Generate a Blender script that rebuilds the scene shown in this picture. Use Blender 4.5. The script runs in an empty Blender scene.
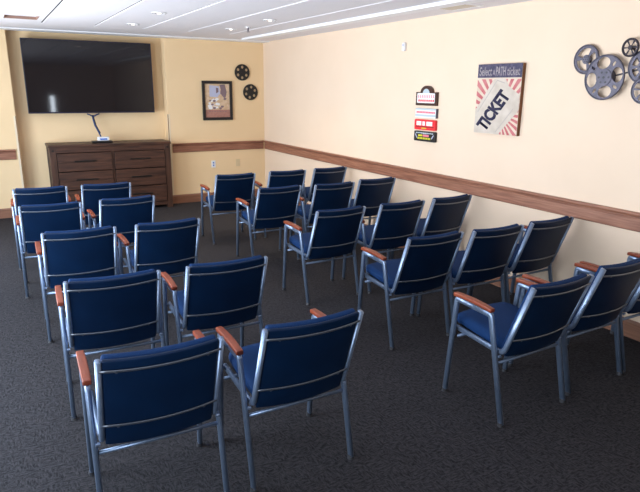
import bpy, bmesh, math, random
from mathutils import Vector, Matrix
random.seed(7)
C = bpy.context.scene.collection
PI = math.pi

# ------------------------------------------------------------------ camera
cam = bpy.data.cameras.new('camera'); camo = bpy.data.objects.new('camera', cam); C.objects.link(camo)
yaw, pitch, roll = math.radians(29.5727), math.radians(15.184), math.radians(0.5913)
F = Vector((math.sin(yaw)*math.cos(pitch), math.cos(yaw)*math.cos(pitch), -math.sin(pitch)))
R0 = Vector((math.cos(yaw), -math.sin(yaw), 0)); U0 = R0.cross(F)
R = math.cos(roll)*R0 + math.sin(roll)*U0; U = -math.sin(roll)*R0 + math.cos(roll)*U0
M = Matrix((R, U, -F)).transposed().to_4x4(); M.translation = Vector((-4.0994, -9.1834, 1.8112))
camo.matrix_world = M
cam.sensor_fit = 'HORIZONTAL'; cam.sensor_width = 36; cam.lens = 36*577.73/640
cam.clip_start = 0.05
bpy.context.scene.camera = camo

# ------------------------------------------------------------------ light
H = 2.545
XL, YR = -5.7, -13.0                    # left wall, rear wall
vs = bpy.context.scene.view_settings
vs.view_transform = 'Standard'; vs.look = 'None'; vs.gamma = 1; vs.use_curve_mapping = False
vs.exposure = 0.64
w = bpy.data.worlds.new('world'); bpy.context.scene.world = w; w.use_nodes = True
w.node_tree.nodes['Background'].inputs[0].default_value = (0.6, 0.75, 1, 1)
w.node_tree.nodes['Background'].inputs[1].default_value = 0.3
def area(loc, rot, sx, sy, power, col, spread=180):
    l = bpy.data.lights.new('window_daylight_and_fill', 'AREA'); l.shape = 'RECTANGLE'; l.size = sx; l.size_y = sy
    l.energy = power; l.color = col; l.spread = math.radians(spread)
    o = bpy.data.objects.new('window_daylight_and_fill', l); C.objects.link(o); o.location = loc; o.rotation_euler = rot
    return o
WINS = [(-2.6, 1.9), (-5.6, 1.9), (-8.6, 1.9)]          # left wall windows: centre y, width
WZ0, WZ1 = 0.12, 2.15
for yc, wd in WINS:
    k = .45 if yc < -8 else 1
    area((XL+0.03, yc, (WZ0+WZ1)/2), (0, -PI/2, 0), WZ1-WZ0, wd, 85*k, (0.70, 0.85, 1.0))          # sky
    area((XL+0.04, yc, (WZ0+WZ1)/2), (0, -PI/2-.42, 0), 1.2, wd, 30*k, (1.0, 0.97, 0.98), 120)          # added uplight to brighten the ceiling, as if thrown up off ground outside
area((-2.06, YR+0.03, 1.2), (PI/2, 0, 0), 0.13, 0.6, 3.5, (0.8, 0.9, 1.0))

# ------------------------------------------------------------------ materials
def newmat(name, col, rough=.5, metal=0, spec=.5):
    m = bpy.data.materials.new(name); m.use_nodes = True
    b = m.node_tree.nodes['Principled BSDF']
    b.inputs['Base Color'].default_value = (*col, 1); b.inputs['Roughness'].default_value = rough
    b.inputs['Metallic'].default_value = metal; b.inputs['Specular IOR Level'].default_value = spec
    return m
def noisy(m, col2, scale=(1, 1, 1), nscale=5, detail=4, lo=.35, hi=.65, bump=0, bscale=None, col1=None, bdist=.01):
    nt = m.node_tree; N = nt.nodes; L = nt.links; b = N['Principled BSDF']
    tc = N.new('ShaderNodeTexCoord'); mp = N.new('ShaderNodeMapping'); mp.inputs['Scale'].default_value = scale
    L.new(tc.outputs['Object'], mp.inputs['Vector'])
    n = N.new('ShaderNodeTexNoise'); n.inputs['Scale'].default_value = nscale; n.inputs['Detail'].default_value = detail
    L.new(mp.outputs[0], n.inputs['Vector'])
    r = N.new('ShaderNodeValToRGB'); r.color_ramp.elements[0].position = lo; r.color_ramp.elements[1].position = hi
    c1 = col1 or tuple(b.inputs['Base Color'].default_value)[:3]
    r.color_ramp.elements[0].color = (*c1, 1); r.color_ramp.elements[1].color = (*col2, 1)
    L.new(n.outputs['Fac'], r.inputs['Fac']); L.new(r.outputs['Color'], b.inputs['Base Color'])
    if bump:
        bn = N.new('ShaderNodeBump'); bn.inputs['Strength'].default_value = bump; bn.inputs['Distance'].default_value = bdist
        src = n
        if bscale:
            src = N.new('ShaderNodeTexNoise'); src.inputs['Scale'].default_value = bscale; src.inputs['Detail'].default_value = 2
            L.new(mp.outputs[0], src.inputs['Vector'])
        L.new(src.outputs['Fac'], bn.inputs['Height']); L.new(bn.outputs[0], b.inputs['Normal'])
    return m
mt = {}
mt['wall_gold'] = noisy(newmat('gold_wall_paint', (.86, .63, .37), .7, spec=.2), (.88, .65, .39), nscale=2, bump=.05, bscale=120, bdist=.002)
mt['wall_cream'] = noisy(newmat('cream_wall_paint', (.81, .635, .48), .7, spec=.2), (.83, .655, .50), nscale=2, bump=.05, bscale=120, bdist=.002)
mt['ceiling'] = noisy(newmat('ceiling_white', (.84, .82, .85), .9, spec=.1), (.87, .85, .88), nscale=90)
mt['ceiling_trim'] = newmat('ceiling_trim_white', (.92, .93, .95), .6)
mt['groove'] = newmat('ceiling_gap_painted_shade', (.04, .038, .04), .9)  # near-black: shade inside the ceiling gaps put into the colour
mt['rail'] = noisy(newmat('rail_wood', (.22, .085, .05), .4), (.37, .165, .10), scale=(1.2, 1.2, 22), nscale=3, detail=6)
mt['base'] = noisy(newmat('baseboard_wood', (.22, .10, .06), .45), (.30, .14, .085), scale=(1.2, 1.2, 22), nscale=3, detail=6)
mt['steel'] = noisy(newmat('brushed_steel', (.22, .29, .42), .36, .7), (.25, .325, .46), nscale=30)
mt['chrome'] = newmat('bar_steel', (.21, .23, .27), .36, .85)
mt['vinyl'] = noisy(newmat('navy_vinyl', (.0015, .0125, .043), .45, spec=.22), (.0018, .0155, .052), nscale=8, bump=.08, bscale=300, bdist=.001)
mt['fabric'] = noisy(newmat('blue_fabric', (.003, .024, .09), .8, spec=.2), (.004, .033, .12), nscale=250, bump=.3, bdist=.001)
mt['arm'] = noisy(newmat('orange_armrest_wood', (.205, .034, .010), .42), (.275, .052, .016), scale=(12, 1.5, 12), nscale=4, detail=5)
mt['rubber'] = newmat('black_rubber', (.012, .012, .012), .6)
mt['glide'] = newmat('grey_foot_glide', (.10, .10, .11), .4, .6)
mt['screen'] = newmat('black_screen', (.010, .008, .010), .045, spec=.45)
mt['bezel'] = newmat('bezel', (.012, .010, .03), .3)
mt['dwood'] = noisy(newmat('dresser_wood', (.024, .0085, .005), .5), (.095, .038, .021), scale=(1.2, 2, 16), nscale=3.2, detail=7, lo=.3, hi=.72, bump=.15)
mt['dwood2'] = noisy(newmat('dresser_wood_upright', (.026, .010, .006), .5), (.085, .036, .020), scale=(14, 2, 1.2), nscale=3, detail=7, lo=.3, hi=.72, bump=.15)
mt['slot'] = newmat('dark_iron', (.006, .005, .005), .5, .3)
mt['black'] = newmat('black_paint', (.008, .007, .009), .4)
mt['white'] = newmat('white_plastic', (.82, .83, .86), .35)
mt['beige'] = newmat('beige_plastic', (.72, .56, .34), .4)
mt['bluep'] = newmat('blue_plastic', (.05, .16, .55), .4)
mt['cable'] = newmat('dark_blue_cable', (.008, .03, .14), .4)
mt['pewter'] = noisy(newmat('pewter_paint', (.075, .07, .095), .45, .35), (.11, .10, .135), nscale=20)
mt['bronze'] = newmat('dark_bronze', (.03, .022, .03), .4, .4)
mt['navy'] = noisy(newmat('canvas_navy', (.05, .046, .09), .8), (.11, .095, .15), nscale=30)
mt['cream'] = noisy(newmat('canvas_cream', (.66, .52, .40), .8), (.72, .60, .48), nscale=12)
mt['tick'] = noisy(newmat('ticket_cream', (.54, .46, .38), .8), (.64, .56, .48), nscale=10)
mt['tickline'] = newmat('ticket_line', (.46, .40, .36), .8)
mt['rose'] = noisy(newmat('canvas_rose', (.50, .12, .13), .8), (.58, .20, .20), nscale=14)
mt['letter'] = newmat('letter_navy', (.02, .018, .055), .7)
mt['bannertext'] = newmat('banner_text', (.38, .33, .34), .7)
mt['brown'] = newmat('canvas_side_brown', (.16, .055, .015), .6)
mt['darkbrown'] = newmat('sign_brown', (.05, .018, .012), .4)
mt['signwhite'] = newmat('sign_white', (.88, .86, .86), .4)
mt['red'] = newmat('sign_red', (.80, .02, .03), .4)
mt['pink'] = newmat('sign_pink', (.85, .22, .27), .4)
mt['palegrey'] = newmat('sign_grey_blue', (.50, .58, .62), .4)
mt['yellow'] = newmat('sign_yellow', (.62, .58, .04), .4)
mt['tan'] = noisy(newmat('print_tan', (.62, .42, .25), .6), (.75, .56, .38), nscale=25)
mt['dusty'] = noisy(newmat('print_dusty_red', (.38, .17, .13), .6), (.45, .22, .17), nscale=25)
mt['lilac'] = newmat('print_lilac', (.50, .52, .68), .6)
mt['plum'] = newmat('print_plum', (.22, .15, .17), .6)
mt['ventwood'] = newmat('vent_brown', (.34, .20, .15), .7)
mt['ventbeige'] = newmat('vent_beige', (.55, .46, .36), .6)
mt['guard'] = newmat('corner_guard_cream', (.80, .66, .48), .4)
mt['guardline'] = newmat('corner_guard_tan', (.30, .17, .08), .5)
# carpet
def carpet():
    m = newmat('carpet', (.05, .05, .05), .95, spec=.1); nt = m.node_tree; N = nt.nodes; L = nt.links; b = N['Principled BSDF']
    tc = N.new('ShaderNodeTexCoord')
    def noise(scale, mscale, rot=0, detail=3):
        mp = N.new('ShaderNodeMapping'); mp.inputs['Scale'].default_value = mscale; mp.inputs['Rotation'].default_value = (0, 0, rot)
        L.new(tc.outputs['Object'], mp.inputs['Vector'])
        n = N.new('ShaderNodeTexNoise'); n.inputs['Scale'].default_value = scale; n.inputs['Detail'].default_value = detail
        L.new(mp.outputs[0], n.inputs['Vector']); return n
    a = noise(100, (1, .3, 1), .5); c = noise(100, (.3, 1, 1), .5); d = noise(4, (1, 1, 1)); e = noise(160, (1, 1, 1))
    chk = noise(14, (1, 1, 1)); rr = N.new('ShaderNodeValToRGB'); rr.color_ramp.elements[0].position = .48; rr.color_ramp.elements[1].position = .52
    L.new(chk.outputs['Fac'], rr.inputs['Fac'])
    mix = N.new('ShaderNodeMix'); mix.data_type = 'FLOAT'
    L.new(rr.outputs['Color'], mix.inputs[0]); L.new(a.outputs['Fac'], mix.inputs[2]); L.new(c.outputs['Fac'], mix.inputs[3])
    ad = N.new('ShaderNodeMath'); ad.operation = 'MULTIPLY_ADD'; ad.inputs[1].default_value = .45
    L.new(e.outputs['Fac'], ad.inputs[0]); L.new(mix.outputs[0], ad.inputs[2])
    r = N.new('ShaderNodeValToRGB'); r.color_ramp.elements[0].position = .55; r.color_ramp.elements[1].position = .88
    r.color_ramp.elements[0].color = (.017, .0162, .0185, 1); r.color_ramp.elements[1].color = (.056, .053, .059, 1)
    L.new(ad.outputs[0], r.inputs['Fac']); L.new(r.outputs['Color'], b.inputs['Base Color'])
    bn = N.new('ShaderNodeBump'); bn.inputs['Strength'].default_value = .5; bn.inputs['Distance'].default_value = .006
    L.new(ad.outputs[0], bn.inputs['Height']); L.new(bn.outputs[0], b.inputs['Normal'])
    return m
mt['carpet'] = carpet()

# ------------------------------------------------------------------ helpers
def bx(bm, x0, x1, y0, y1, z0, z1):
    v = [bm.verts.new((x, y, z)) for x in (x0, x1) for y in (y0, y1) for z in (z0, z1)]
    for f in ((0, 1, 3, 2), (4, 6, 7, 5), (0, 4, 5, 1), (2, 3, 7, 6), (0, 2, 6, 4), (1, 5, 7, 3)):
        bm.faces.new([v[i] for i in f])
def link(name, bm, m, parent=None, loc=(0, 0, 0), smooth=False, bevel=0, seg=2):
    bmesh.ops.recalc_face_normals(bm, faces=bm.faces)
    me = bpy.data.meshes.new(name); bm.to_mesh(me); bm.free()
    me.materials.append(mt[m] if isinstance(m, str) else m)
    if smooth:
        for p in me.polygons: p.use_smooth = True
    o = bpy.data.objects.new(name, me); C.objects.link(o); o.location = loc
    if parent: o.parent = parent
    if bevel:
        b = o.modifiers.new('bevel', 'BEVEL'); b.width = bevel; b.segments = seg; b.limit_method = 'ANGLE'
    return o
def box(name, x0, x1, y0, y1, z0, z1, m, parent=None, bevel=0, loc=(0, 0, 0)):
    bm = bmesh.new(); bx(bm, x0, x1, y0, y1, z0, z1); return link(name, bm, m, parent, loc, bevel=bevel)
def struct(o): o['kind'] = 'structure'; return o
def thing(name, label, cat, loc=(0, 0, 0), rz=0, group=None):
    o = bpy.data.objects.new(name, None); C.objects.link(o); o.location = loc; o.rotation_euler = (0, 0, rz)
    o.empty_display_size = .05
    return tag(o, label, cat, group)
def tag(o, label, cat, group=None):
    o['label'] = label; o['category'] = cat
    if group: o['group'] = group
    return o
def fillet(P, r, n=5):
    P = [Vector(p) for p in P]; out = [P[0]]
    for i in range(1, len(P)-1):
        a = (P[i-1]-P[i]); b = (P[i+1]-P[i]); la, lb = a.length, b.length; a.normalize(); b.normalize()
        ang = a.angle(b); d = min(r/math.tan(ang/2), la*.48, lb*.48)
        p0, p1 = P[i]+a*d, P[i]+b*d
        for k in range(n+1):
            t = k/n; out.append((1-t)**2*p0 + 2*t*(1-t)*P[i] + t*t*p1)
    out.append(P[-1]); return out
def sweep(bm, P, ra, rb, side=Vector((1, 0, 0)), n=10, sq=1.0, cap=True):
    """tube with elliptical section: ra along 'side', rb along tangent x side; sq<1 squares the section"""
    P = [Vector(p) for p in P]; rings = []
    for i, p in enumerate(P):
        t = (P[min(i+1, len(P)-1)] - P[max(i-1, 0)]).normalized()
        b = t.cross(side).normalized(); a = b.cross(t).normalized()
        ring = []
        for k in range(n):
            th = 2*PI*(k+.5)/n; c, s = math.cos(th), math.sin(th)
            c = math.copysign(abs(c)**sq, c); s = math.copysign(abs(s)**sq, s)
            ring.append(bm.verts.new(p + a*(ra*c) + b*(rb*s)))
        rings.append(ring)
    for r0, r1 in zip(rings, rings[1:]):
        for k in range(n): bm.faces.new((r0[k], r0[(k+1) % n], r1[(k+1) % n], r1[k]))
    if cap: bm.faces.new(rings[0]); bm.faces.new(list(reversed(rings[-1])))
def cyl(bm, p0, p1, r, n=24, r2=None):
    p0, p1 = Vector(p0), Vector(p1); t = (p1-p0).normalized()
    s = Vector((0, 0, 1)) if abs(t.z) < .9 else Vector((1, 0, 0)); a = t.cross(s).normalized(); b = t.cross(a)
    r2 = r if r2 is None else r2
    A = [bm.verts.new(p0 + a*r*math.cos(2*PI*k/n) + b*r*math.sin(2*PI*k/n)) for k in range(n)]
    B = [bm.verts.new(p1 + a*r2*math.cos(2*PI*k/n) + b*r2*math.sin(2*PI*k/n)) for k in range(n)]
    for k in range(n): bm.faces.new((A[k], A[(k+1) % n], B[(k+1) % n], B[k]))
    bm.faces.new(A); bm.faces.new(list(reversed(B)))
def rbox(bm, hx, hy, hz, r, nx, ny, nz, deform, pos=Vector((0, 0, 0))):
    def samples(h, n):
        c = [-h, -h+r*.2, -h+r*.55, -h+r]; m = [-h+r + (2*h-2*r)*k/n for k in range(1, n)]
        return c + m + [-x for x in reversed(c)]
    ax = [samples(hx, nx), samples(hy, ny), samples(hz, nz)]; hh = (hx, hy, hz); cache = {}
    def V(p):
        k = tuple(round(q, 6) for q in p)
        if k not in cache:
            inner = Vector([max(-h+r, min(h-r, q)) for q, h in zip(p, hh)]); d = Vector(p)-inner
            q = inner + (d.normalized()*r if d.length > 1e-9 else d)
            cache[k] = bm.verts.new(deform(q+pos))
        return cache[k]
    for a in range(3):
        b, c = (a+1) % 3, (a+2) % 3
        for s in (-1, 1):
            for i in range(len(ax[b])-1):
                for j in range(len(ax[c])-1):
                    q = []
                    for (u, v) in ((i, j), (i+1, j), (i+1, j+1), (i, j+1)):
                        p = [0, 0, 0]; p[a] = s*hh[a]; p[b] = ax[b][u]; p[c] = ax[c][v]; q.append(V(p))
                    bm.faces.new(q)
def flat(bm, pts, x, th, axis=0):
    """prism of an outline: axis 0 = lies on the right wall (pts are y,z; x front, thickness towards +x), axis 1 = on the back wall (pts x,z)"""
    if axis == 0: A = [bm.verts.new((x, a, b)) for a, b in pts]; B = [bm.verts.new((x+th, a, b)) for a, b in pts]
    else: A = [bm.verts.new((a, x, b)) for a, b in pts]; B = [bm.verts.new((a, x+th, b)) for a, b in pts]
    n = len(pts); bm.faces.new(A); bm.faces.new(list(reversed(B)))
    for k in range(n): bm.faces.new((A[k], B[k], B[(k+1) % n], A[(k+1) % n]))
def textmesh(s, bold=0.0, shear=0.0):
    cu = bpy.data.curves.new('t', 'FONT'); cu.body = s; cu.offset = bold; cu.shear = shear; cu.resolution_u = 3
    o = bpy.data.objects.new('t', cu); C.objects.link(o)
    dg = bpy.context.evaluated_depsgraph_get(); me = bpy.data.meshes.new_from_object(o.evaluated_get(dg))
    bm = bmesh.new(); bm.from_mesh(me); bpy.data.objects.remove(o); bpy.data.curves.remove(cu); bpy.data.meshes.remove(me)
    xs = [v.co.x for v in bm.verts]; ys = [v.co.y for v in bm.verts]
    x0, x1, y0, y1 = min(xs), max(xs), min(ys), max(ys)
    for v in bm.verts: v.co = Vector(((v.co.x-x0)/(x1-x0), (v.co.y-y0)/(y1-y0), 0))
    return bm
def wall_text(name, s, O, A, B, m, parent, bold=0., th=.002):
    """text on a plane: O lower-left corner, A full width vector, B full height vector"""
    bm = textmesh(s, bold); O, A, B = Vector(O), Vector(A), Vector(B)
    for v in bm.verts: v.co = O + A*v.co.x + B*v.co.y
    o = link(name, bm, m, parent)
    sm = o.modifiers.new('solid', 'SOLIDIFY'); sm.thickness = th; sm.offset = 0
    return o

# ------------------------------------------------------------------ setting
struct(box('floor', XL, 0, YR, .25, -.1, 0, 'carpet'))
NX0, NX1, ND = -3.745, -1.635, .21      # recess behind the dresser
def wall_back():
    bm = bmesh.new()
    pts = [(XL, 0), (NX0, 0), (NX0, ND), (NX1, ND), (NX1, 0), (0, 0), (0, .4), (XL, .4)]
    A = [bm.verts.new((x, y, 0)) for x, y in pts]; B = [bm.verts.new((x, y, 2.75)) for x, y in pts]
    for k in range(len(pts)): bm.faces.new((A[k], A[(k+1) % 8], B[(k+1) % 8], B[k]))
    bm.faces.new(A); bm.faces.new(list(reversed(B)))
    return struct(link('wall_back', bm, 'wall_gold', bevel=.004))
wall_back()
struct(box('wall_right', 0, .2, YR, .4, 0, 2.75, 'wall_cream'))
def wall_left():
    bm = bmesh.new(); ys = sorted([(yc-wd/2, yc+wd/2) for yc, wd in WINS])
    bx(bm, XL-.2, XL, YR, .4, 0, WZ0); bx(bm, XL-.2, XL, YR, .4, WZ1, 2.75)
    p = YR
    for a, b in ys: bx(bm, XL-.2, XL, p, a, WZ0, WZ1); p = b
    bx(bm, XL-.2, XL, p, .4, WZ0, WZ1)
    return struct(link('wall_left', bm, 'wall_cream'))
wall_left()
for i, (yc, wd) in enumerate(WINS):
    bm = bmesh.new(); y0, y1 = yc-wd/2, yc+wd/2
    for a, b, c, d in ((y0, y0+.05, WZ0, WZ1), (y1-.05, y1, WZ0, WZ1), (y0, y1, WZ0, WZ0+.05), (y0, y1, WZ1-.05, WZ1), (yc-.02, yc+.02, WZ0, WZ1)):
        bx(bm, XL-.14, XL-.08, a, b, c, d)
    fr = struct(link('window_%d' % (i+1), bm, 'white'))
    gm = newmat('window_glass', (1, 1, 1), .02); gm.node_tree.nodes['Principled BSDF'].inputs['Transmission Weight'].default_value = 1
    box('pane', XL-.115, XL-.105, y0, y1, WZ0, WZ1, gm, fr)
struct(box('wall_rear', XL, .2, YR-.2, YR, 0, 2.75, 'wall_cream'))

bm = bmesh.new()
for a, b, c, d in ((-2.18, -2.14, .86, 1.54), (-1.98, -1.94, .86, 1.54), (-2.14, -1.98, .86, .90), (-2.14, -1.98, 1.50, 1.54)): bx(bm, a, b, YR, YR+.02, c, d)
fr = struct(link('window_4', bm, 'white')); box('pane', -2.14, -1.98, YR+.002, YR+.006, .90, 1.50, gm, fr)
# ceiling: grooved boards, with a hole for the recessed vent
GX = [-3.385 + .6*k for k in range(-6, 6)]; GX = [g for g in GX if XL < g < -.7]
VX0, VX1, VY0, VY1 = -3.80, -3.46, -1.83, -1.43
def ceiling():
    bm = bmesh.new(); yb = -1.08; T = .12
    bx(bm, XL, 0, yb, .4, H, H+T)                       # plain border along the back wall
    edges = [XL] + GX + [-.6]
    for a, b in zip(edges, edges[1:]):
        x0, x1 = a+.014, b-.014
        if a == XL: x0 = XL
        if b == -.6: x1 = 0
        if x0 < VX0 < x1:
            bx(bm, x0, x1, YR, VY0, H, H+T); bx(bm, x0, x1, VY1, yb, H, H+T)
            bx(bm, x0, VX0, VY0, VY1, H, H+T); bx(bm, VX1, x1, VY0, VY1, H, H+T)
        else: bx(bm, x0, x1, YR, yb, H, H+T)
    bx(bm, XL, 0, YR, .4, H+T, H+T+.05)
    return struct(link('ceiling', bm, 'ceiling'))
ceiling()
for k, g in enumerate(GX):
    bm = bmesh.new(); bx(bm, g-.014, g+.014, YR, -1.08, H+.007, H+.05)
    o = struct(link('trim_%d' % (k+1), bm, 'groove'))  # dark filler strip added to show the gap as shaded
    bm = bmesh.new(); bx(bm, g+.0095, g+.0138, YR, -1.08, H-.001, H+.007); link('bead', bm, 'ceiling', o)
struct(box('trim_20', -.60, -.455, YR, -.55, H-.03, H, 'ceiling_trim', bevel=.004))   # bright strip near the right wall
struct(box('trim_21', XL, 0, -.26, 0, H-.014, H, 'ceiling_trim', bevel=.004))          # flat border band at the back wall

# chair rail and baseboard
RZ0, RZ1 = .818, .960
def rail_profile():      # (depth, z)
    return [(0, RZ0), (.016, RZ0), (.020, RZ0+.006), (.020, RZ1-.048), (.014, RZ1-.044), (.014, RZ1-.036), (.026, RZ1-.030),
            (.034, RZ1-.016), (.034, RZ1-.004), (.030, RZ1), (0, RZ1)]
def base_profile():
    return [(0, 0), (.018, 0), (.018, .12), (.010, .1375), (0, .1375)]
def moulding(name, prof, p0, p1, nrm, m):
    bm = bmesh.new(); p0, p1, nrm = Vector(p0), Vector(p1), Vector(nrm)
    A = [bm.verts.new(p0 + nrm*d + Vector((0, 0, z))) for d, z in prof]; B = [bm.verts.new(p1 + nrm*d + Vector((0, 0, z))) for d, z in prof]
    n = len(prof)
    for k in range(n): bm.faces.new((A[k], A[(k+1) % n], B[(k+1) % n], B[k]))
    bm.faces.new(A); bm.faces.new(list(reversed(B)))
    return struct(link(name, bm, m))
moulding('trim_chair_rail_back', rail_profile(), (-1.59, 0, 0), (-.03, 0, 0), (0, -1, 0), 'rail')
moulding('trim_chair_rail_pillar', rail_profile(), (XL, 0, 0), (-3.80, 0, 0), (0, -1, 0), 'rail')
moulding('trim_chair_rail_right', rail_profile(), (0, -.045, 0), (0, YR, 0), (-1, 0, 0), 'rail')
moulding('baseboard_back', base_profile(), (NX1, 0, 0), (-.0, 0, 0), (0, -1, 0), 'base')
moulding('baseboard_pillar', base_profile(), (XL, 0, 0), (NX0, 0, 0), (0, -1, 0), 'base')
moulding('baseboard_right', base_profile(), (0, 0, 0), (0, YR, 0), (-1, 0, 0), 'base')
for k, (x, s) in enumerate(((NX1, 1), (NX0, -1))):       # corner guards at the recess corners
    bm = bmesh.new(); a, b = (x, x+s*.03); bx(bm, min(a, b), max(a, b), -.004, 0, .1375, 1.41)
    bx(bm, min(x, x-s*.004), max(x, x-s*.004), -.004, .03, .1375, 1.41)
    g = struct(link('trim_%d' % (22+k), bm, 'guard'))
    bm = bmesh.new(); bx(bm, x-.006, x+.006, -.0055, -.001, .1375, 1.41); link('edge_strip', bm, 'guardline', g)

# ------------------------------------------------------------------ television
tv = thing('television', 'large black flat television mounted in the wall recess above the dresser', 'television', (-2.700, .05, 1.440))
TW, TH = 1.752, 1.006
box('casing', -TW/2, TW/2, 0, .06, 0, TH, 'bezel', tv, bevel=.004)
box('screen', -TW/2+.012, TW/2-.012, -.002, .003, .018, TH-.012, 'screen', tv)
bm = bmesh.new()
for a, b, c, d in ((-TW/2, TW/2, 0, .018), (-TW/2, TW/2, TH-.012, TH), (-TW/2, -TW/2+.012, .018, TH-.012), (TW/2-.012, TW/2, .018, TH-.012)):
    bx(bm, a, b, -.008, .002, c, d)
link('bezel_frame', bm, 'bezel', tv)
box('wall_mount', -.35, .35, .06, ND-.05, .3, .7, 'black', tv)
def tube_thing(name, P, r, m, parent=None):
    bm = bmesh.new(); sweep(bm, P, r, r, side=Vector((0, 1, .01)).normalized(), n=8); return link(name, bm, m, parent, smooth=True)
cb = thing('cable_bundle', 'dark blue cables hanging from the television to the white box on the dresser', 'cable', (-2.72, .09, 1.1))
def rel(P, o): return [Vector(p) - o.location for p in P]
path = fillet([(-2.725, .10, 1.405), (-2.728, .08, 1.36), (-2.71, .06, 1.26), (-2.67, .02, 1.16), (-2.655, -.03, 1.10)], .08)
tube_thing('main_cable', rel(path, cb), .011, 'cable', cb)
tube_thing('main_cable', rel([p + Vector((.017, .004, 0)) for p in path[:-1]], cb), .006, 'black', cb)
tube_thing('branch_cable', rel(fillet([(-2.80, .10, 1.427), (-2.77, .09, 1.415), (-2.727, .085, 1.39)], .04), cb), .010, 'cable', cb)
tube_thing('branch_cable', rel(fillet([(-2.63, .10, 1.427), (-2.665, .09, 1.415), (-2.715, .085, 1.39)], .04), cb), .010, 'cable', cb)

# ------------------------------------------------------------------ dresser
DX0, DX1, DY0, DY1, DZ = -3.392, -1.700, -.265, .19, 1.018
dr = thing('dresser', 'wide dark brown wooden dresser standing in the recess below the television', 'dresser', ((DX0+DX1)/2, (DY0+DY1)/2, 0))
L0 = dr.location
def dbox(name, x0, x1, y0, y1, z0, z1, m='dwood', par=dr, bev=.004):
    return box(name, x0-L0.x, x1-L0.x, y0-L0.y, y1-L0.y, z0, z1, m, par, bevel=bev)
dbox('tabletop', DX0-.012, DX1+.012, DY0-.014, DY1, DZ-.035, DZ)
for x in (DX0, DX1-.085):
    for y in (DY0, DY1-.07):
        dbox('leg', x, x+.085, y, y+.07, 0, DZ-.035, 'dwood2')
dbox('side_panel', DX0+.01, DX0+.03, DY0+.07, DY1-.07, .08, DZ-.035); dbox('side_panel', DX1-.03, DX1-.01, DY0+.07, DY1-.07, .08, DZ-.035)
dbox('back_panel', DX0+.085, DX1-.085, DY1-.03, DY1-.01, .08, DZ-.035)
dbox('upper_rail', DX0+.085, DX1-.085, DY0+.004, DY0+.05, DZ-.115, DZ-.035)
dbox('lower_rail', DX0+.085, DX1-.085, DY0+.004, DY0+.05, .045, .105)
xm = (DX0+DX1)/2; dbox('centre_post', xm-.015, xm+.015, DY0+.004, DY0+.05, .105, DZ-.115, 'dwood2')
for cx in (DX0+.043, DX1-.043):
    bm = bmesh.new(); cyl(bm, (cx-L0.x, DY0-.006-L0.y, DZ-.08), (cx-L0.x, DY0+.002-L0.y, DZ-.08), .016, 12); link('bolt', bm, 'slot', dr)
dh = (DZ-.115-.105)/3
for row in range(3):
    for (a, b) in ((DX0+.092, xm-.020), (xm+.020, DX1-.092)):
        z0 = .105+dh*row+.005; z1 = z0+dh-.012
        d = dbox('drawer', a, b, DY0-.004, DY0+.35, z0, z1, 'dwood', dr, 0)
        bm = bmesh.new()
        for k in range(2):       # two planks with slightly different relief
            zz0 = z0+(z1-z0)*k/2; bx(bm, a-L0.x, b-L0.x, DY0-.012-.003*((row+k) % 2)-L0.y, DY0-.003-L0.y, zz0+.001, zz0+(z1-z0)/2-.002)
        pl_ = link('drawer_planks', bm, 'dwood', d, bevel=.002)
        c = (a+b)/2; h = box('handle', c-.15-L0.x, c+.15-L0.x, DY0-.030-L0.y, DY0-.010-L0.y, (z0+z1)/2+.005, (z0+z1)/2+.022, 'slot', d, bevel=.004)
bb = thing('media_player', 'thin black media player lying on the dresser top under a white box', 'media player', (-2.655, -.10, DZ))
box('case', -.14, .14, -.07, .07, 0.004, .030, 'black', bb, bevel=.006)
box('foot_pad', -.12, .12, -.05, .05, 0, .004, 'rubber', bb)
wb_ = thing('power_adapter_box', 'small white box on the black media player where the cables end', 'adapter box', (-2.635, -.09, DZ+.030))
box('case', -.08, .08, -.035, .035, 0, .055, 'white', wb_, bevel=.008)
box('port_panel', -.05, .05, -.037, -.033, .012, .035, 'bluep', wb_)
box('foot_pad', -.06, .06, -.025, .025, -.0005, .001, 'rubber', wb_)

# ------------------------------------------------------------------ back wall: print, reels, plates
pf = thing('framed_print', 'black framed print in tan and dusty red hanging on the back wall', 'picture', (-.822, 0, 1.31))
bm = bmesh.new()
for a, b, c, d in ((-.252, .252, 0, .045), (-.252, .252, .568, .613), (-.252, -.207, .045, .568), (.207, .252, .045, .568)): bx(bm, a, b, -.03, -.001, c, d)
link('frame', bm, 'black', pf, bevel=.004)
box('print', -.207, .207, -.012, -.006, .045, .568, 'tan', pf)
def patch(name, pts, m, d=.0135):
    bm = bmesh.new(); flat(bm, pts, -d, .002, 1); return link(name, bm, m, pf)
patch('print_band', [(-.207, .045), (.207, .045), (.207, .165), (-.207, .165)], 'dusty')
patch('print_shape', [(-.13, .37), (-.0, .36), (.05, .42), (.03, .53), (-.13, .545)], 'lilac')
patch('print_shape', [(-.02, .42), (.02, .44), (.02, .50), (-.02, .51)], 'plum', .0145)
patch('print_shape', [(.05, .42), (.11, .35), (.14, .36), (.16, .44), (.13, .56), (.04, .555), (.06, .48)], 'plum')
bm = bmesh.new()
rg = random.Random(3)
for k in range(14):
    cx, cz = rg.uniform(-.18, .02), rg.uniform(.19, .33); r = rg.uniform(.012, .03); a0 = rg.uniform(0, 6)
    bm = bmesh.new(); flat(bm, [(cx+r*math.cos(a0+t)*1.4, cz+r*math.sin(a0+t)) for t in (0, 1.1, 2.4, 3.5, 5)], -.0145-.0001*k, .001, 1)
    link('print_fleck', bm, 'signwhite', pf)
bm = bmesh.new()
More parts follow.
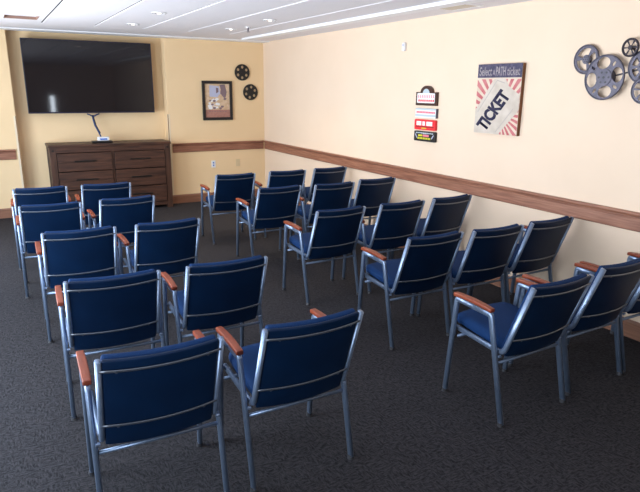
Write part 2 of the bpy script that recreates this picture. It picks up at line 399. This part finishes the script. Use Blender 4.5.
for k in range(9):
    cx, cz = rg.uniform(-.15, .17), rg.uniform(.18, .34); r = rg.uniform(.01, .022); a0 = rg.uniform(0, 6)
    bm = bmesh.new(); flat(bm, [(cx+r*math.cos(a0+t)*1.4, cz+r*math.sin(a0+t)) for t in (0, 1.1, 2.4, 3.5, 5)], -.0162-.0001*k, .001, 1)
    link('print_fleck', bm, 'plum', pf)
bm = bmesh.new()
for k in range(7): bx(bm, -.15+.045*k, -.12+.045*k, -.0142, -.012, .132+.003*(k % 2), .142)
link('print_marks', bm, 'plum', pf)

def holed_disk(bm, R_, holes, th, axis='y', c=(0, 0), off=0, nseg=48):
    """disc with holes, made as filled curve outlines; returned in the x-z plane (axis y) or the y-z plane (axis x)"""
    cu = bpy.data.curves.new('h', 'CURVE'); cu.dimensions = '2D'; cu.fill_mode = 'BOTH'; cu.extrude = th/2
    for pts in [[(R_*math.cos(2*PI*k/nseg), R_*math.sin(2*PI*k/nseg)) for k in range(nseg)]] + holes:
        s = cu.splines.new('POLY'); s.points.add(len(pts)-1); s.use_cyclic_u = True
        for q, p in zip(s.points, pts): q.co = (p[0], p[1], 0, 1)
    o = bpy.data.objects.new('h', cu); C.objects.link(o)
    me = bpy.data.meshes.new_from_object(o.evaluated_get(bpy.context.evaluated_depsgraph_get()))
    b2 = bmesh.new(); b2.from_mesh(me); bmesh.ops.remove_doubles(b2, verts=b2.verts, dist=1e-5)
    for v in b2.verts:
        x, y, z = v.co
        v.co = (c[0]+x, off+z, c[1]+y) if axis == 'y' else (off+z, c[0]+x, c[1]+y)
    m2 = bpy.data.meshes.new('h'); b2.to_mesh(m2); bm.from_mesh(m2); b2.free()
    bpy.data.objects.remove(o); bpy.data.curves.remove(cu); bpy.data.meshes.remove(me); bpy.data.meshes.remove(m2)
def circ(cx, cy, rx, ry=None, rot=0, n=20):
    ry = ry or rx; c, s = math.cos(rot), math.sin(rot)
    return [(cx+rx*math.cos(t)*c-ry*math.sin(t)*s, cy+rx*math.cos(t)*s+ry*math.sin(t)*c) for t in [-2*PI*k/n for k in range(n)]]
def black_reel(loc, label, a0):
    t = thing('film_reel', label, 'film reel', loc, 0, 'black film reels on the back wall')
    holes = [circ(.082*math.cos(a0+k*PI/3), .082*math.sin(a0+k*PI/3), .023) for k in range(6)]
    bm = bmesh.new(); holed_disk(bm, .128, holes, .004, 'y', off=-.018); link('front_disc', bm, 'black', t)
    bm = bmesh.new(); holed_disk(bm, .128, holes, .004, 'y', off=-.008); link('rear_disc', bm, 'black', t)
    bm = bmesh.new(); cyl(bm, (0, -.022, 0), (0, -.001, 0), .045, 24); link('hub', bm, 'black', t)
    bm = bmesh.new(); cyl(bm, (0, -.025, 0), (0, -.021, 0), .012, 16); link('spindle_cap', bm, 'bronze', t)
black_reel((-.385, 0, 2.062), 'upper black film reel on the back wall, nearer the framed print', .5)
black_reel((-.247, 0, 1.752), 'lower black film reel on the back wall, nearer the room corner', .35)
def plate(name, loc, label, cat, m, kind):
    t = thing(name, label, cat, loc)
    box('cover_plate', -.035, .035, -.006, 0, -.058, .058, m, t, bevel=.002)
    if kind == 'socket':
        for dz in (-.02, .02): box('socket', -.012, .012, -.009, -.005, dz-.012, dz+.012, 'bluep', t, bevel=.002)
    else: box('rocker', -.014, .014, -.009, -.005, -.028, .028, m, t, bevel=.002)
plate('wall_outlet', (-.926, 0, .602), 'white wall plate with blue sockets below the framed print', 'outlet', 'white', 'socket')
plate('wall_outlet', (-.495, 0, .605), 'beige wall plate low on the back wall near the corner', 'outlet', 'beige', 'rocker')

# ------------------------------------------------------------------ right wall: sensor, signs, canvas, reel sculpture
t = thing('wall_sensor', 'small white sensor box high on the right wall above the signs', 'sensor', (0, -3.81, 2.225))
box('case', -.03, 0, -.024, .024, 0, .088, 'white', t, bevel=.006)
box('lens', -.033, -.029, -.012, .012, .05, .07, 'lilac', t)
def sign(name, label, y0, y1, z0, z1, back, m_side=None):
    return thing(name, label, 'sign', (0, (y0+y1)/2-.03, z0), 0, 'stacked cinema signs on the right wall')
def rrect(y0, y1, z0, z1, r, n=4):
    out = []
    for cy, cz, a in ((y1-r, z1-r, 0), (y0+r, z1-r, PI/2), (y0+r, z0+r, PI), (y1-r, z0+r, 1.5*PI)):
        for k in range(n+1): out.append((cy+r*math.cos(a+PI/2*k/n), cz+r*math.sin(a+PI/2*k/n)))
    return out
W2 = .168
def fl(par, name, pts, x, th, m):
    bm = bmesh.new(); flat(bm, pts, x, th, 0); return link(name, bm, m, par)
# sign 1 : dark brown marquee with arch
s = sign('marquee_sign', 'dark brown marquee sign with rounded arch, topmost of the four small signs', -4.386, -4.05, 1.655, 1.855, 0)
z = .138
arch = [(-W2, 0), (W2, 0), (W2, z)] + [(.098*math.cos(t_), z-.005+.070*math.sin(t_)) for t_ in [PI*k/14 for k in range(15)]] + [(-W2, z)]
fl(s, 'backboard', arch, -.03, .029, 'darkbrown')
fl(s, 'arch_face', [(.055*math.cos(t_), z-.018+.052*math.sin(t_)) for t_ in [PI*k/12 for k in range(13)]], -.033, .004, 'palegrey')
fl(s, 'face', rrect(-W2+.026, W2-.026, .026, z-.012, .008), -.034, .005, 'signwhite')
bm = bmesh.new()
rg = random.Random(5)
for k in range(8):
    y = W2-.05-k*.033; bx(bm, -.036, -.034, y-.021, y, .040, .062)
link('lettering', bm, 'red', s)
bm = bmesh.new()
for k in range(9):
    y = W2-.045-k*.030; bx(bm, -.036, -.034, y-.013, y, .078, .108)
link('lettering', bm, 'pink', s)
# sign 2 : pale with pink line
s = sign('striped_sign', 'pale grey and white striped sign with a pink line of lettering', -4.39, -4.05, 1.527, 1.625, 0)
fl(s, 'board', rrect(-W2, W2, 0, .098, .006), -.028, .027, 'palegrey')
fl(s, 'white_band', rrect(-W2+.004, W2-.004, .036, .080, .004), -.030, .003, 'signwhite')
fl(s, 'white_band', rrect(-W2+.002, W2-.002, .002, .014, .002), -.030, .003, 'signwhite')
bm = bmesh.new()
for k in range(12): y = W2-.022-k*.0255; bx(bm, -.032, -.030, y-.021, y, .047, .068)
link('lettering', bm, 'pink', s)
box('end_cap', -.029, -.001, -W2-.006, -W2, 0, .098, 'pewter', s)
# sign 3 : red ticket
s = sign('red_sign', 'bright red sign with three white blocks of lettering', -4.39, -4.045, 1.40, 1.509, 0)
fl(s, 'board', rrect(-W2-.004, W2+.004, 0, .108, .012), -.028, .027, 'red')
bm = bmesh.new()
for a, b in ((.135, .055), (.035, -.005), (-.030, -.125)): bx(bm, -.031, -.028, min(a, b), max(a, b), .046, .090)
link('lettering', bm, 'signwhite', s)
fl(s, 'stripe', [(.15, .030), (-.15, .030), (-.15, .037), (.15, .037)], -.030, .002, 'darkbrown')
fl(s, 'small_lettering', rrect(-.03, .05, .012, .024, .004), -.030, .002, 'yellow')
# sign 4 : black with yellow and pink text
s = sign('black_sign', 'black sign with yellow and pink lettering, lowest of the four small signs', -4.397, -4.046, 1.28, 1.385, 0)
fl(s, 'board', rrect(-W2-.006, W2+.006, 0, .106, .012), -.028, .027, 'black')
bm = bmesh.new()
for k in range(10): y = .14-k*.029; bx(bm, -.031, -.028, y-.022, y, .080+.003*math.sin(k), .093)
link('lettering', bm, 'palegrey', s)
bm = bmesh.new(); bx(bm, -.031, -.028, .03, .10, .052, .070)
for k in range(5): y = .11-k*.044; bx(bm, -.031, -.028, y-.036, y, .022, .042)
link('lettering', bm, 'yellow', s)
bm = bmesh.new(); bx(bm, -.031, -.028, -.075, .02, .050, .071); link('lettering', bm, 'pink', s)
for sg in (-1, 1): fl(s, 'beam', [(sg*.155, .07), (sg*.145, .075), (sg*.115, .035), (sg*.125, .03)], -.031, .003, 'lilac')

# ticket canvas
t = thing('ticket_canvas', 'ticket poster canvas with navy banner and red sunburst on the right wall', 'canvas', (0, -5.26, 1.427))
O = t.location; CY0, CY1, CZ0, CZ1 = -5.523, -4.997, 1.427, 2.047
box('stretcher', -.038, 0, CY0-O.y, CY1-O.y, 0, CZ1-O.z, 'brown', t, bevel=.002)
def cp(name, pts, x, m, th=.0012): return fl(t, name, [(a-O.y, b-O.z) for a, b in pts], x, th, m)
cp('canvas_face', [(CY0, CZ0), (CY1, CZ0), (CY1, CZ1), (CY0, CZ1)], -.0402, 'cream', .0022)
cp('banner', [(CY0, 1.928), (CY1, 1.928), (CY1, CZ1), (CY0, CZ1)], -.0425, 'navy', .0023)
rc = (-5.29, 1.62)      # centre of the rays
def clip(poly, c0, c1, lo, hi):
    def cut(P, f, inter):
        out = []
        for i in range(len(P)):
            a, b = P[i], P[(i+1) % len(P)]; fa, fb = f(a), f(b)
            if fa >= 0: out.append(a)
            if fa*fb < 0: s_ = fa/(fa-fb); out.append((a[0]+(b[0]-a[0])*s_, a[1]+(b[1]-a[1])*s_))
        return out
    for f in (lambda p: p[0]-c0, lambda p: c1-p[0], lambda p: p[1]-lo, lambda p: hi-p[1]):
        if poly: poly = cut(poly, f, None)
    return poly
bm = bmesh.new(); nr = 30
for k in range(nr):
    a = 2*PI*k/nr+.05; b = a+PI/nr*1.05
    P = clip([rc, (rc[0]+math.cos(a), rc[1]+math.sin(a)), (rc[0]+math.cos(b), rc[1]+math.sin(b))], CY0+.002, CY1-.002, CZ0+.002, 1.915)
    if len(P) > 2: flat(bm, [(p-O.y, q-O.z) for p, q in P], -.0412, .0011, 0)
link('sunburst', bm, 'rose', t)
tick = [(-4.999, 1.64), (-5.044, 1.692), (-5.195, 1.905), (-5.225, 1.921), (-5.315, 1.924), (-5.345, 1.915), (-5.386, 1.855), (-5.519, 1.78), (-5.519, 1.645), (-5.307, 1.429), (-4.999, 1.429)]
cp('ticket', tick, -.0424, 'tick', .0012)
for a, b in (((-5.03, 1.62), (-5.245, 1.905)), ((-5.245, 1.905), (-5.34, 1.88)), ((-5.46, 1.66), (-5.27, 1.445))):
    A, B = Vector(a), Vector(b); n_ = (B-A).normalized(); n_ = Vector((-n_.y, n_.x))*.004
    cp('ticket_border', [tuple(A+n_), tuple(B+n_), tuple(B-n_), tuple(A-n_)], -.0430, 'tickline', .0008)
def P3(a, x=-.0436): return Vector((x, a[0]-O.y, a[1]-O.z))
o0 = (-5.150, 1.440); A2 = (-5.425, 1.768); B2 = (-5.018, 1.505)
wall_text('ticket_lettering', 'TICKET', P3(o0), P3(A2)-P3(o0), (P3(B2)-P3(o0))*1.0, 'letter', t, bold=.05)
wall_text('banner_lettering', 'Select', P3((-5.018, 1.945), -.0434), (0, -.155, 0), (0, 0, .078), 'bannertext', t, bold=.01)
wall_text('banner_lettering', 'A', P3((-5.185, 1.950), -.0434), (0, -.025, 0), (0, 0, .045), 'bannertext', t, bold=.01)
wall_text('banner_lettering', 'PATH', P3((-5.222, 1.945), -.0434), (0, -.115, 0), (0, 0, .078), 'bannertext', t, bold=.02)
wall_text('banner_lettering', 'ticket', P3((-5.355, 1.945), -.0434), (0, -.145, 0), (0, 0, .072), 'bannertext', t, bold=.01)

# reel sculpture
rs = thing('film_reel_sculpture', 'cluster of grey metal film reels mounted on the right wall beside the canvas', 'wall sculpture', (0, -6.36, 1.70))
O = rs.location + Vector((0, .022, .010))
def reel(y, z, r, holes, x0, m, hubr, ring=True):
    holes = [[(p[0], p[1]) for p in h] for h in holes]
    bm = bmesh.new(); holed_disk(bm, r, holes, .006, 'x', c=(y-O.y, z-O.z), off=x0, nseg=56)
    o = link('reel', bm, m, rs)
    bm = bmesh.new()
    n = 56
    rim = [(x0, y-O.y+r*math.cos(2*PI*k/n), z-O.z+r*math.sin(2*PI*k/n)) for k in range(n)]
    rim.append(rim[0]); rim.append(rim[1])
    sweep(bm, rim[:-1], .009, .006, side=Vector((1, 0, 0)), n=8, cap=False); link('rim', bm, m, o, smooth=True)
    bm = bmesh.new(); cyl(bm, (x0-.008, y-O.y, z-O.z), (-.001, y-O.y, z-O.z), hubr, 24); link('hub', bm, m, o)
    bm = bmesh.new()
    for k in range(6):
        a = 2*PI*k/6; cy, cz = y-O.y+hubr*.65*math.cos(a), z-O.z+hubr*.65*math.sin(a)
        cyl(bm, (x0-.0095, cy, cz), (x0-.007, cy, cz), hubr*.13, 10)
    cyl(bm, (x0-.0095, y-O.y, z-O.z), (x0-.007, y-O.y, z-O.z), hubr*.16, 10)
    link('bolt_hole', bm, 'black', o)
    return o
def sector(r0, r1, a0, a1, n=9):
    return [(r1*math.cos(a0+(a1-a0)*k/n), r1*math.sin(a0+(a1-a0)*k/n)) for k in range(n+1)][::-1] + [(r0*math.cos(a0+(a1-a0)*k/n), r0*math.sin(a0+(a1-a0)*k/n)) for k in range(n+1)]
# small left reel with three openings
reel(-6.108, 2.062, .104, [sector(.034, .083, .35+k*2*PI/3, .35+k*2*PI/3+1.65) for k in range(3)], -.032, 'pewter', .028)
# big reel: four ovals and four small slots
hs = []
for k in range(4):
    a = 1.40+k*PI/2; hs.append(circ(.105*math.cos(a), .105*math.sin(a), .043, .054, a))
    a2 = a+PI/4; hs.append(circ(.118*math.cos(a2), .118*math.sin(a2), .020, .011, a2, 12))
reel(-6.293, 1.927, .159, hs, -.050, 'pewter', .062)
reel(-6.466, 2.130, .060, [sector(.016, .050, k*PI/3+.1, k*PI/3+.9, 5) for k in range(6)], -.045, 'bronze', .015)
reel(-6.572, 1.998, .110, [sector(.045, .085, k*PI/3+.1, k*PI/3+.85, 5) for k in range(6)], -.026, 'pewter', .040)
reel(-6.608, 1.838, .090, [sector(.024, .074, k*PI/3+.2, k*PI/3+1.02, 5) for k in range(6)], -.040, 'pewter', .020)
bm = bmesh.new()
for a, b in (((-6.108, 2.062), (-6.29, 1.926)), ((-6.29, 1.926), (-6.555, 1.985)), ((-6.462, 2.133), (-6.555, 1.985)), ((-6.555, 1.985), (-6.60, 1.826))):
    sweep(bm, [(-.009, a[0]-O.y, a[1]-O.z), (-.009, b[0]-O.y, b[1]-O.z)], .004, .006, n=6)
link('mounting_bar', bm, 'bronze', rs)

# ------------------------------------------------------------------ ceiling fittings
def spot(loc, e):
    l = bpy.data.lights.new('bulb', 'SPOT'); l.energy = e; l.color = (1, .80, .55); l.spot_size = math.radians(125); l.spot_blend = .8; l.shadow_soft_size = .05
    return l
em = newmat('lamp_glow', (1, .9, .75), .5); b_ = em.node_tree.nodes['Principled BSDF']
b_.inputs['Emission Color'].default_value = (1, .9, .8, 1); b_.inputs['Emission Strength'].default_value = 2.2
def downlight(x, y, label, e=22):
    t = thing('ceiling_downlight', label, 'ceiling light', (x, y, H), 0, 'recessed ceiling downlights')
    bm = bmesh.new(); holed_disk(bm, .075, [circ(0, 0, .052, n=28)], .006, 'y', off=0, nseg=36)
    for v in bm.verts: v.co = (v.co.x, v.co.z, -.0035+v.co.y)
    link('trim_ring', bm, 'ceiling_trim', t)
    bm = bmesh.new(); cyl(bm, (0, 0, -.0035), (0, 0, -.0005), .052, 28); link('reflector', bm, 'pewter', t)
    bm = bmesh.new(); cyl(bm, (0, 0, -.010), (0, 0, -.003), .020, 20); link('bulb', bm, em, t)
    for a in (0, PI): 
        bm = bmesh.new(); cyl(bm, (.064*math.cos(a), 0, -.009), (.064*math.cos(a), 0, -.006), .007, 10); link('clip', bm, 'slot', t)
    l = bpy.data.objects.new('lamp', spot(None, e)); C.objects.link(l); l.location = (0, 0, -.03); l.parent = t
downlight(-2.43, -1.635, 'round recessed ceiling light nearest the television')
downlight(-2.442, -2.896, 'round recessed ceiling light left of centre, further from the television')
downlight(-1.231, -1.759, 'round recessed ceiling light beside the sprinkler')
downlight(-1.236, -2.964, 'round recessed ceiling light nearest the bright strip by the right wall')
t = thing('fire_sprinkler', 'small fire sprinkler head hanging from the ceiling', 'sprinkler', (-1.146, -2.119, H))
bm = bmesh.new(); cyl(bm, (0, 0, -.008), (0, 0, 0), .03, 20); link('escutcheon', bm, 'ceiling_trim', t)
bm = bmesh.new(); cyl(bm, (0, 0, -.045), (0, 0, -.008), .010, 12); link('nozzle', bm, 'pewter', t)
bm = bmesh.new(); cyl(bm, (0, 0, -.060), (0, 0, -.056), .020, 16); cyl(bm, (0, 0, -.056), (0, 0, -.045), .004, 8); link('deflector', bm, 'pewter', t)
t = thing('ceiling_vent', 'square brown-edged recessed vent in the ceiling left of the television', 'vent', ((VX0+VX1)/2, (VY0+VY1)/2, H))
hx, hy = (VX1-VX0)/2-.001, (VY1-VY0)/2-.001
bm = bmesh.new()
bx(bm, -hx, hx, hy-.006, hy, 0, .05); bx(bm, -hx, hx, -hy, -hy+.006, 0, .05); bx(bm, -hx, -hx+.006, -hy+.006, hy-.006, 0, .05); bx(bm, hx-.006, hx, -hy+.006, hy-.006, 0, .05)
link('inner_lining', bm, 'ventwood', t)
box('backing', -hx, hx, -hy, hy, .05, .055, 'ventbeige', t)
bm = bmesh.new()
for k in range(9): y = -hy+.03+k*(2*hy-.06)/8; bx(bm, -hx+.006, hx-.006, y-.003, y+.003, .03, .05)
link('slat', bm, 'ceiling', t)['kind'] = 'stuff'
t = thing('ceiling_vent', 'long beige ceiling vent close to the top of the right wall', 'vent', (-.25, -4.9, H))
bm = bmesh.new()
for a, b, c, d in ((-.11, .11, -.2, -.18), (-.11, .11, .18, .2), (-.11, -.09, -.18, .18), (.09, .11, -.18, .18)): bx(bm, a, b, c, d, -.008, 0)
link('frame', bm, 'ceiling_trim', t)
box('backing', -.09, .09, -.18, .18, -.002, 0, 'ventwood', t)
for k in range(7): x = -.075+.025*k; box('slat', x-.006, x+.006, -.18, .18, -.007, -.002, 'ventbeige', t)

# ------------------------------------------------------------------ chair (origin on the floor, +y is the way it faces)
WB, WA = .236, .265
YBT, ZBT, YBL, ZBL = -.330, .837, -.178, .411
def make_chair():
    t = thing('stacking_armchair', '', 'chair')
    arm_z = .630
    for s in (-1, 1):
        x = s*WA
        # front leg: foot, up, round into the arm bar
        bm = bmesh.new(); P = fillet([(x, .220, .012), (x, .172, arm_z), (x, .03, arm_z-.006)], .016); sweep(bm, P, .0125, .0175, n=12, sq=.8)
        l = link('leg', bm, 'steel', t, smooth=True)
        bm = bmesh.new(); cyl(bm, (x, .221, 0), (x, .2185, .022), .0175, 14); link('foot_glide', bm, 'glide', l)
        bm = bmesh.new(); P = fillet([(x, -.234, .012), (x, -.094, arm_z-.012), (x, .035, arm_z-.006)], .016); sweep(bm, P, .0125, .0175, n=12, sq=.8)
        l = link('leg', bm, 'steel', t, smooth=True)
        bm = bmesh.new(); cyl(bm, (x, -.235, 0), (x, -.231, .022), .0175, 14); link('foot_glide', bm, 'glide', l)
        # armrest: rounded wooden bar on top
        bm = bmesh.new()
        def dfa(p, x=x): 
            k = 1 - .10*(p.y/.15)**2
            return Vector((x + p.x*k, .044 + p.y, arm_z+.0165 + .011 + p.z - .10*(p.y-.0)*(-.35) - .004*(p.y/.15)**2*2))
        rbox(bm, .019, .147, .0115, .006, 2, 8, 1, dfa); link('armrest', bm, 'arm', t, smooth=True)
        # back upright running down and forward as the seat rail
        x = s*WB
        bm = bmesh.new(); P = fillet([(x, YBT, ZBT), (x, YBL, ZBL), (x, .20, ZBL+.028)], .06, 7)
        sweep(bm, P, .0115, .016, n=12, sq=.8); l = link('back_frame', bm, 'steel', t, smooth=True)
        for (y, zz) in ((.195, ZBL+.028), (-.168, ZBL-.015)):
            bm = bmesh.new(); x0, x1 = s*(WB+.008), s*(WA-.004); sweep(bm, [(x0, y, zz), (x1, y, zz)], .008, .008, side=Vector((0, 1, 0)), n=8); link('bracket', bm, 'steel', l)
    ux = Vector((0, YBT-YBL, ZBT-ZBL)).normalized()      # along the upright
    un = Vector((0, -ux.z, ux.y))                          # pointing backwards
    un = Vector((0, -abs(un.y), un.z if un.y < 0 else -un.z))
    if un.dot(ux) > .01: un = Vector((0, -ux.z, ux.y))
    base = Vector((0, YBL, ZBL)); LB = (Vector((0, YBT, ZBT))-base).length
    def bow(x): return .026*(1-(x/WB)**2)
    # crossbars behind the back
    for sfrac in (.905, .235):
        bm = bmesh.new(); P = []
        for k in range(17):
            x = -WB+2*WB*k/16; P.append(base + ux*(LB*sfrac) + un*(.012+bow(x)) + Vector((x, 0, 0)))
        sweep(bm, P, .0065, .004, side=ux, n=8); cbm = link('crossbar', bm, 'chrome', t, smooth=True)
        for s in (-1, 1):
            x = s*.175; c = base + ux*(LB*sfrac) + un*(.0155+bow(x)) + Vector((x, 0, 0))
            bm = bmesh.new(); cyl(bm, c, c+un*.004, .006, 10); link('screw', bm, 'chrome', cbm)
    # stretchers: one behind under the seat, one at the front
    bm = bmesh.new(); sweep(bm, [(-WA+.006, -.156, .350), (WA-.006, -.156, .350)], .009, .009, side=Vector((0, 1, 0)), n=10); link('stretcher', bm, 'steel', t, smooth=True)
    bm = bmesh.new(); sweep(bm, [(-WA+.006, .150, .398), (WA-.006, .150, .398)], .009, .009, side=Vector((0, 1, 0)), n=10); link('stretcher', bm, 'steel', t, smooth=True)
    # backrest: vinyl rear shell and blue front pad
    def dfb(p):       # p: x, s along upright, n backwards
        return base + Vector((p.x, 0, 0)) + ux*p.y + un*(p.z + bow(p.x))
    s0, s1 = -.018, LB+.005
    bm = bmesh.new(); rbox(bm, WB-.012, (s1-s0)/2, .009, .008, 14, 8, 1, dfb, Vector((0, (s0+s1)/2, -.002))); back = link('backrest', bm, 'vinyl', t, smooth=True)
    def dff(p):
        q = dfb(p); return q + un*(-.010*(1-(p.x/WB)**2)*(1-((p.y-LB/2)/(LB/2+.03))**2))*(1 if p.z < -.03 else 0)
    bm = bmesh.new(); rbox(bm, WB-.014, (s1-s0)/2-.003, .019, .015, 14, 8, 1, dff, Vector((0, (s0+s1)/2-.002, -.029))); link('front_cushion', bm, 'fabric', back, smooth=True)
    # seat cushion with rounded nose
    def dfs(p):
        zz = .463 + p.z + .012*(1-(p.x/.22)**2)*(1 if p.z > 0 else 0) + .04*(p.y/.2)*.6
        k = 1-.07*max(0, p.y/.2)**3
        if p.y > .1: zz -= .5*(p.y-.1)**2*8*.35
        return Vector((p.x*k, .033+p.y, zz))
    bm = bmesh.new(); rbox(bm, WB-.014, .205, .034, .030, 10, 10, 1, dfs); seat = link('seat', bm, 'fabric', t, smooth=True)
    bm = bmesh.new(); rbox(bm, WB-.03, .180, .006, .004, 2, 2, 1, lambda p: Vector((p.x, .02+p.y, .424+p.z+.06*p.y))); link('seat_board', bm, 'black', seat)
    return t
proto = make_chair()
def copy_chair(first=[True]):
    if first[0]: first[0] = False; return proto
    r = proto.copy(); C.objects.link(r)
    for ch in list(proto.children):
        c = ch.copy(); C.objects.link(c); c.parent = r
        for g in list(ch.children):
            d = g.copy(); C.objects.link(d); d.parent = c
    return r
CH = [('A1', -3.704, -2.558, -2.5), ('A2', -3.698, -3.503, -2.5), ('A3', -3.615, -4.598, -1.9), ('A4', -3.594, -5.777, -3.2), ('A5', -3.603, -6.781, -2.4),
 ('B1', -3.082, -2.58, -2.7), ('B2', -3.076, -3.486, 1.2), ('B3', -3.009, -4.616, 1.1), ('B4', -2.968, -5.801, -1.8), ('B5', -2.954, -6.806, -0.7),
 ('C1', -1.63, -2.504, -1.3), ('C2', -1.572, -3.555, 0.9), ('C3', -1.599, -4.792, 1.6), ('C4', -1.478, -5.873, -0.4), ('C5', -1.541, -6.961, 1.2),
 ('D1', -0.941, -2.502, -3.1), ('D2', -0.937, -3.599, -0.3), ('D3', -0.948, -4.795, 0.3), ('D4', -0.908, -5.909, -1.5), ('D5', -0.912, -6.91, 1.4),
 ('E1', -0.347, -2.483, 1.4), ('E2', -0.330, -3.525, -1.0), ('E3', -0.360, -4.779, 2.5), ('E4', -0.333, -5.902, 1.2), ('E5', -0.325, -6.9, -0.8)]
colname = {'A': 'at the far left end of the pair left of the aisle', 'B': 'left of the aisle, on the aisle side', 'C': 'right of the aisle, first seat from it',
           'D': 'middle seat of the trio right of the aisle', 'E': 'right against the wall, last seat of its row'}
rowname = {'1': 'front row nearest the television', '2': 'second row from the television', '3': 'third of the five rows', '4': 'fourth row, one before the rearmost', '5': 'rearmost row nearest the camera'}
for n, x, y, a in CH:
    o = copy_chair(); o.location = (x, y, 0); o.rotation_euler = (0, 0, math.radians(a))
    o['label'] = {'A': 'blue armchair at the far left end, ', 'B': 'blue armchair left of the aisle and beside it, ', 'C': 'blue armchair right of the aisle and beside it, ',
                  'D': 'blue armchair in the middle of the right block, ', 'E': 'blue armchair closest to the right wall, '}[n[0]] + rowname[n[1]]
    o['group'] = 'blue armchairs in rows facing the television'
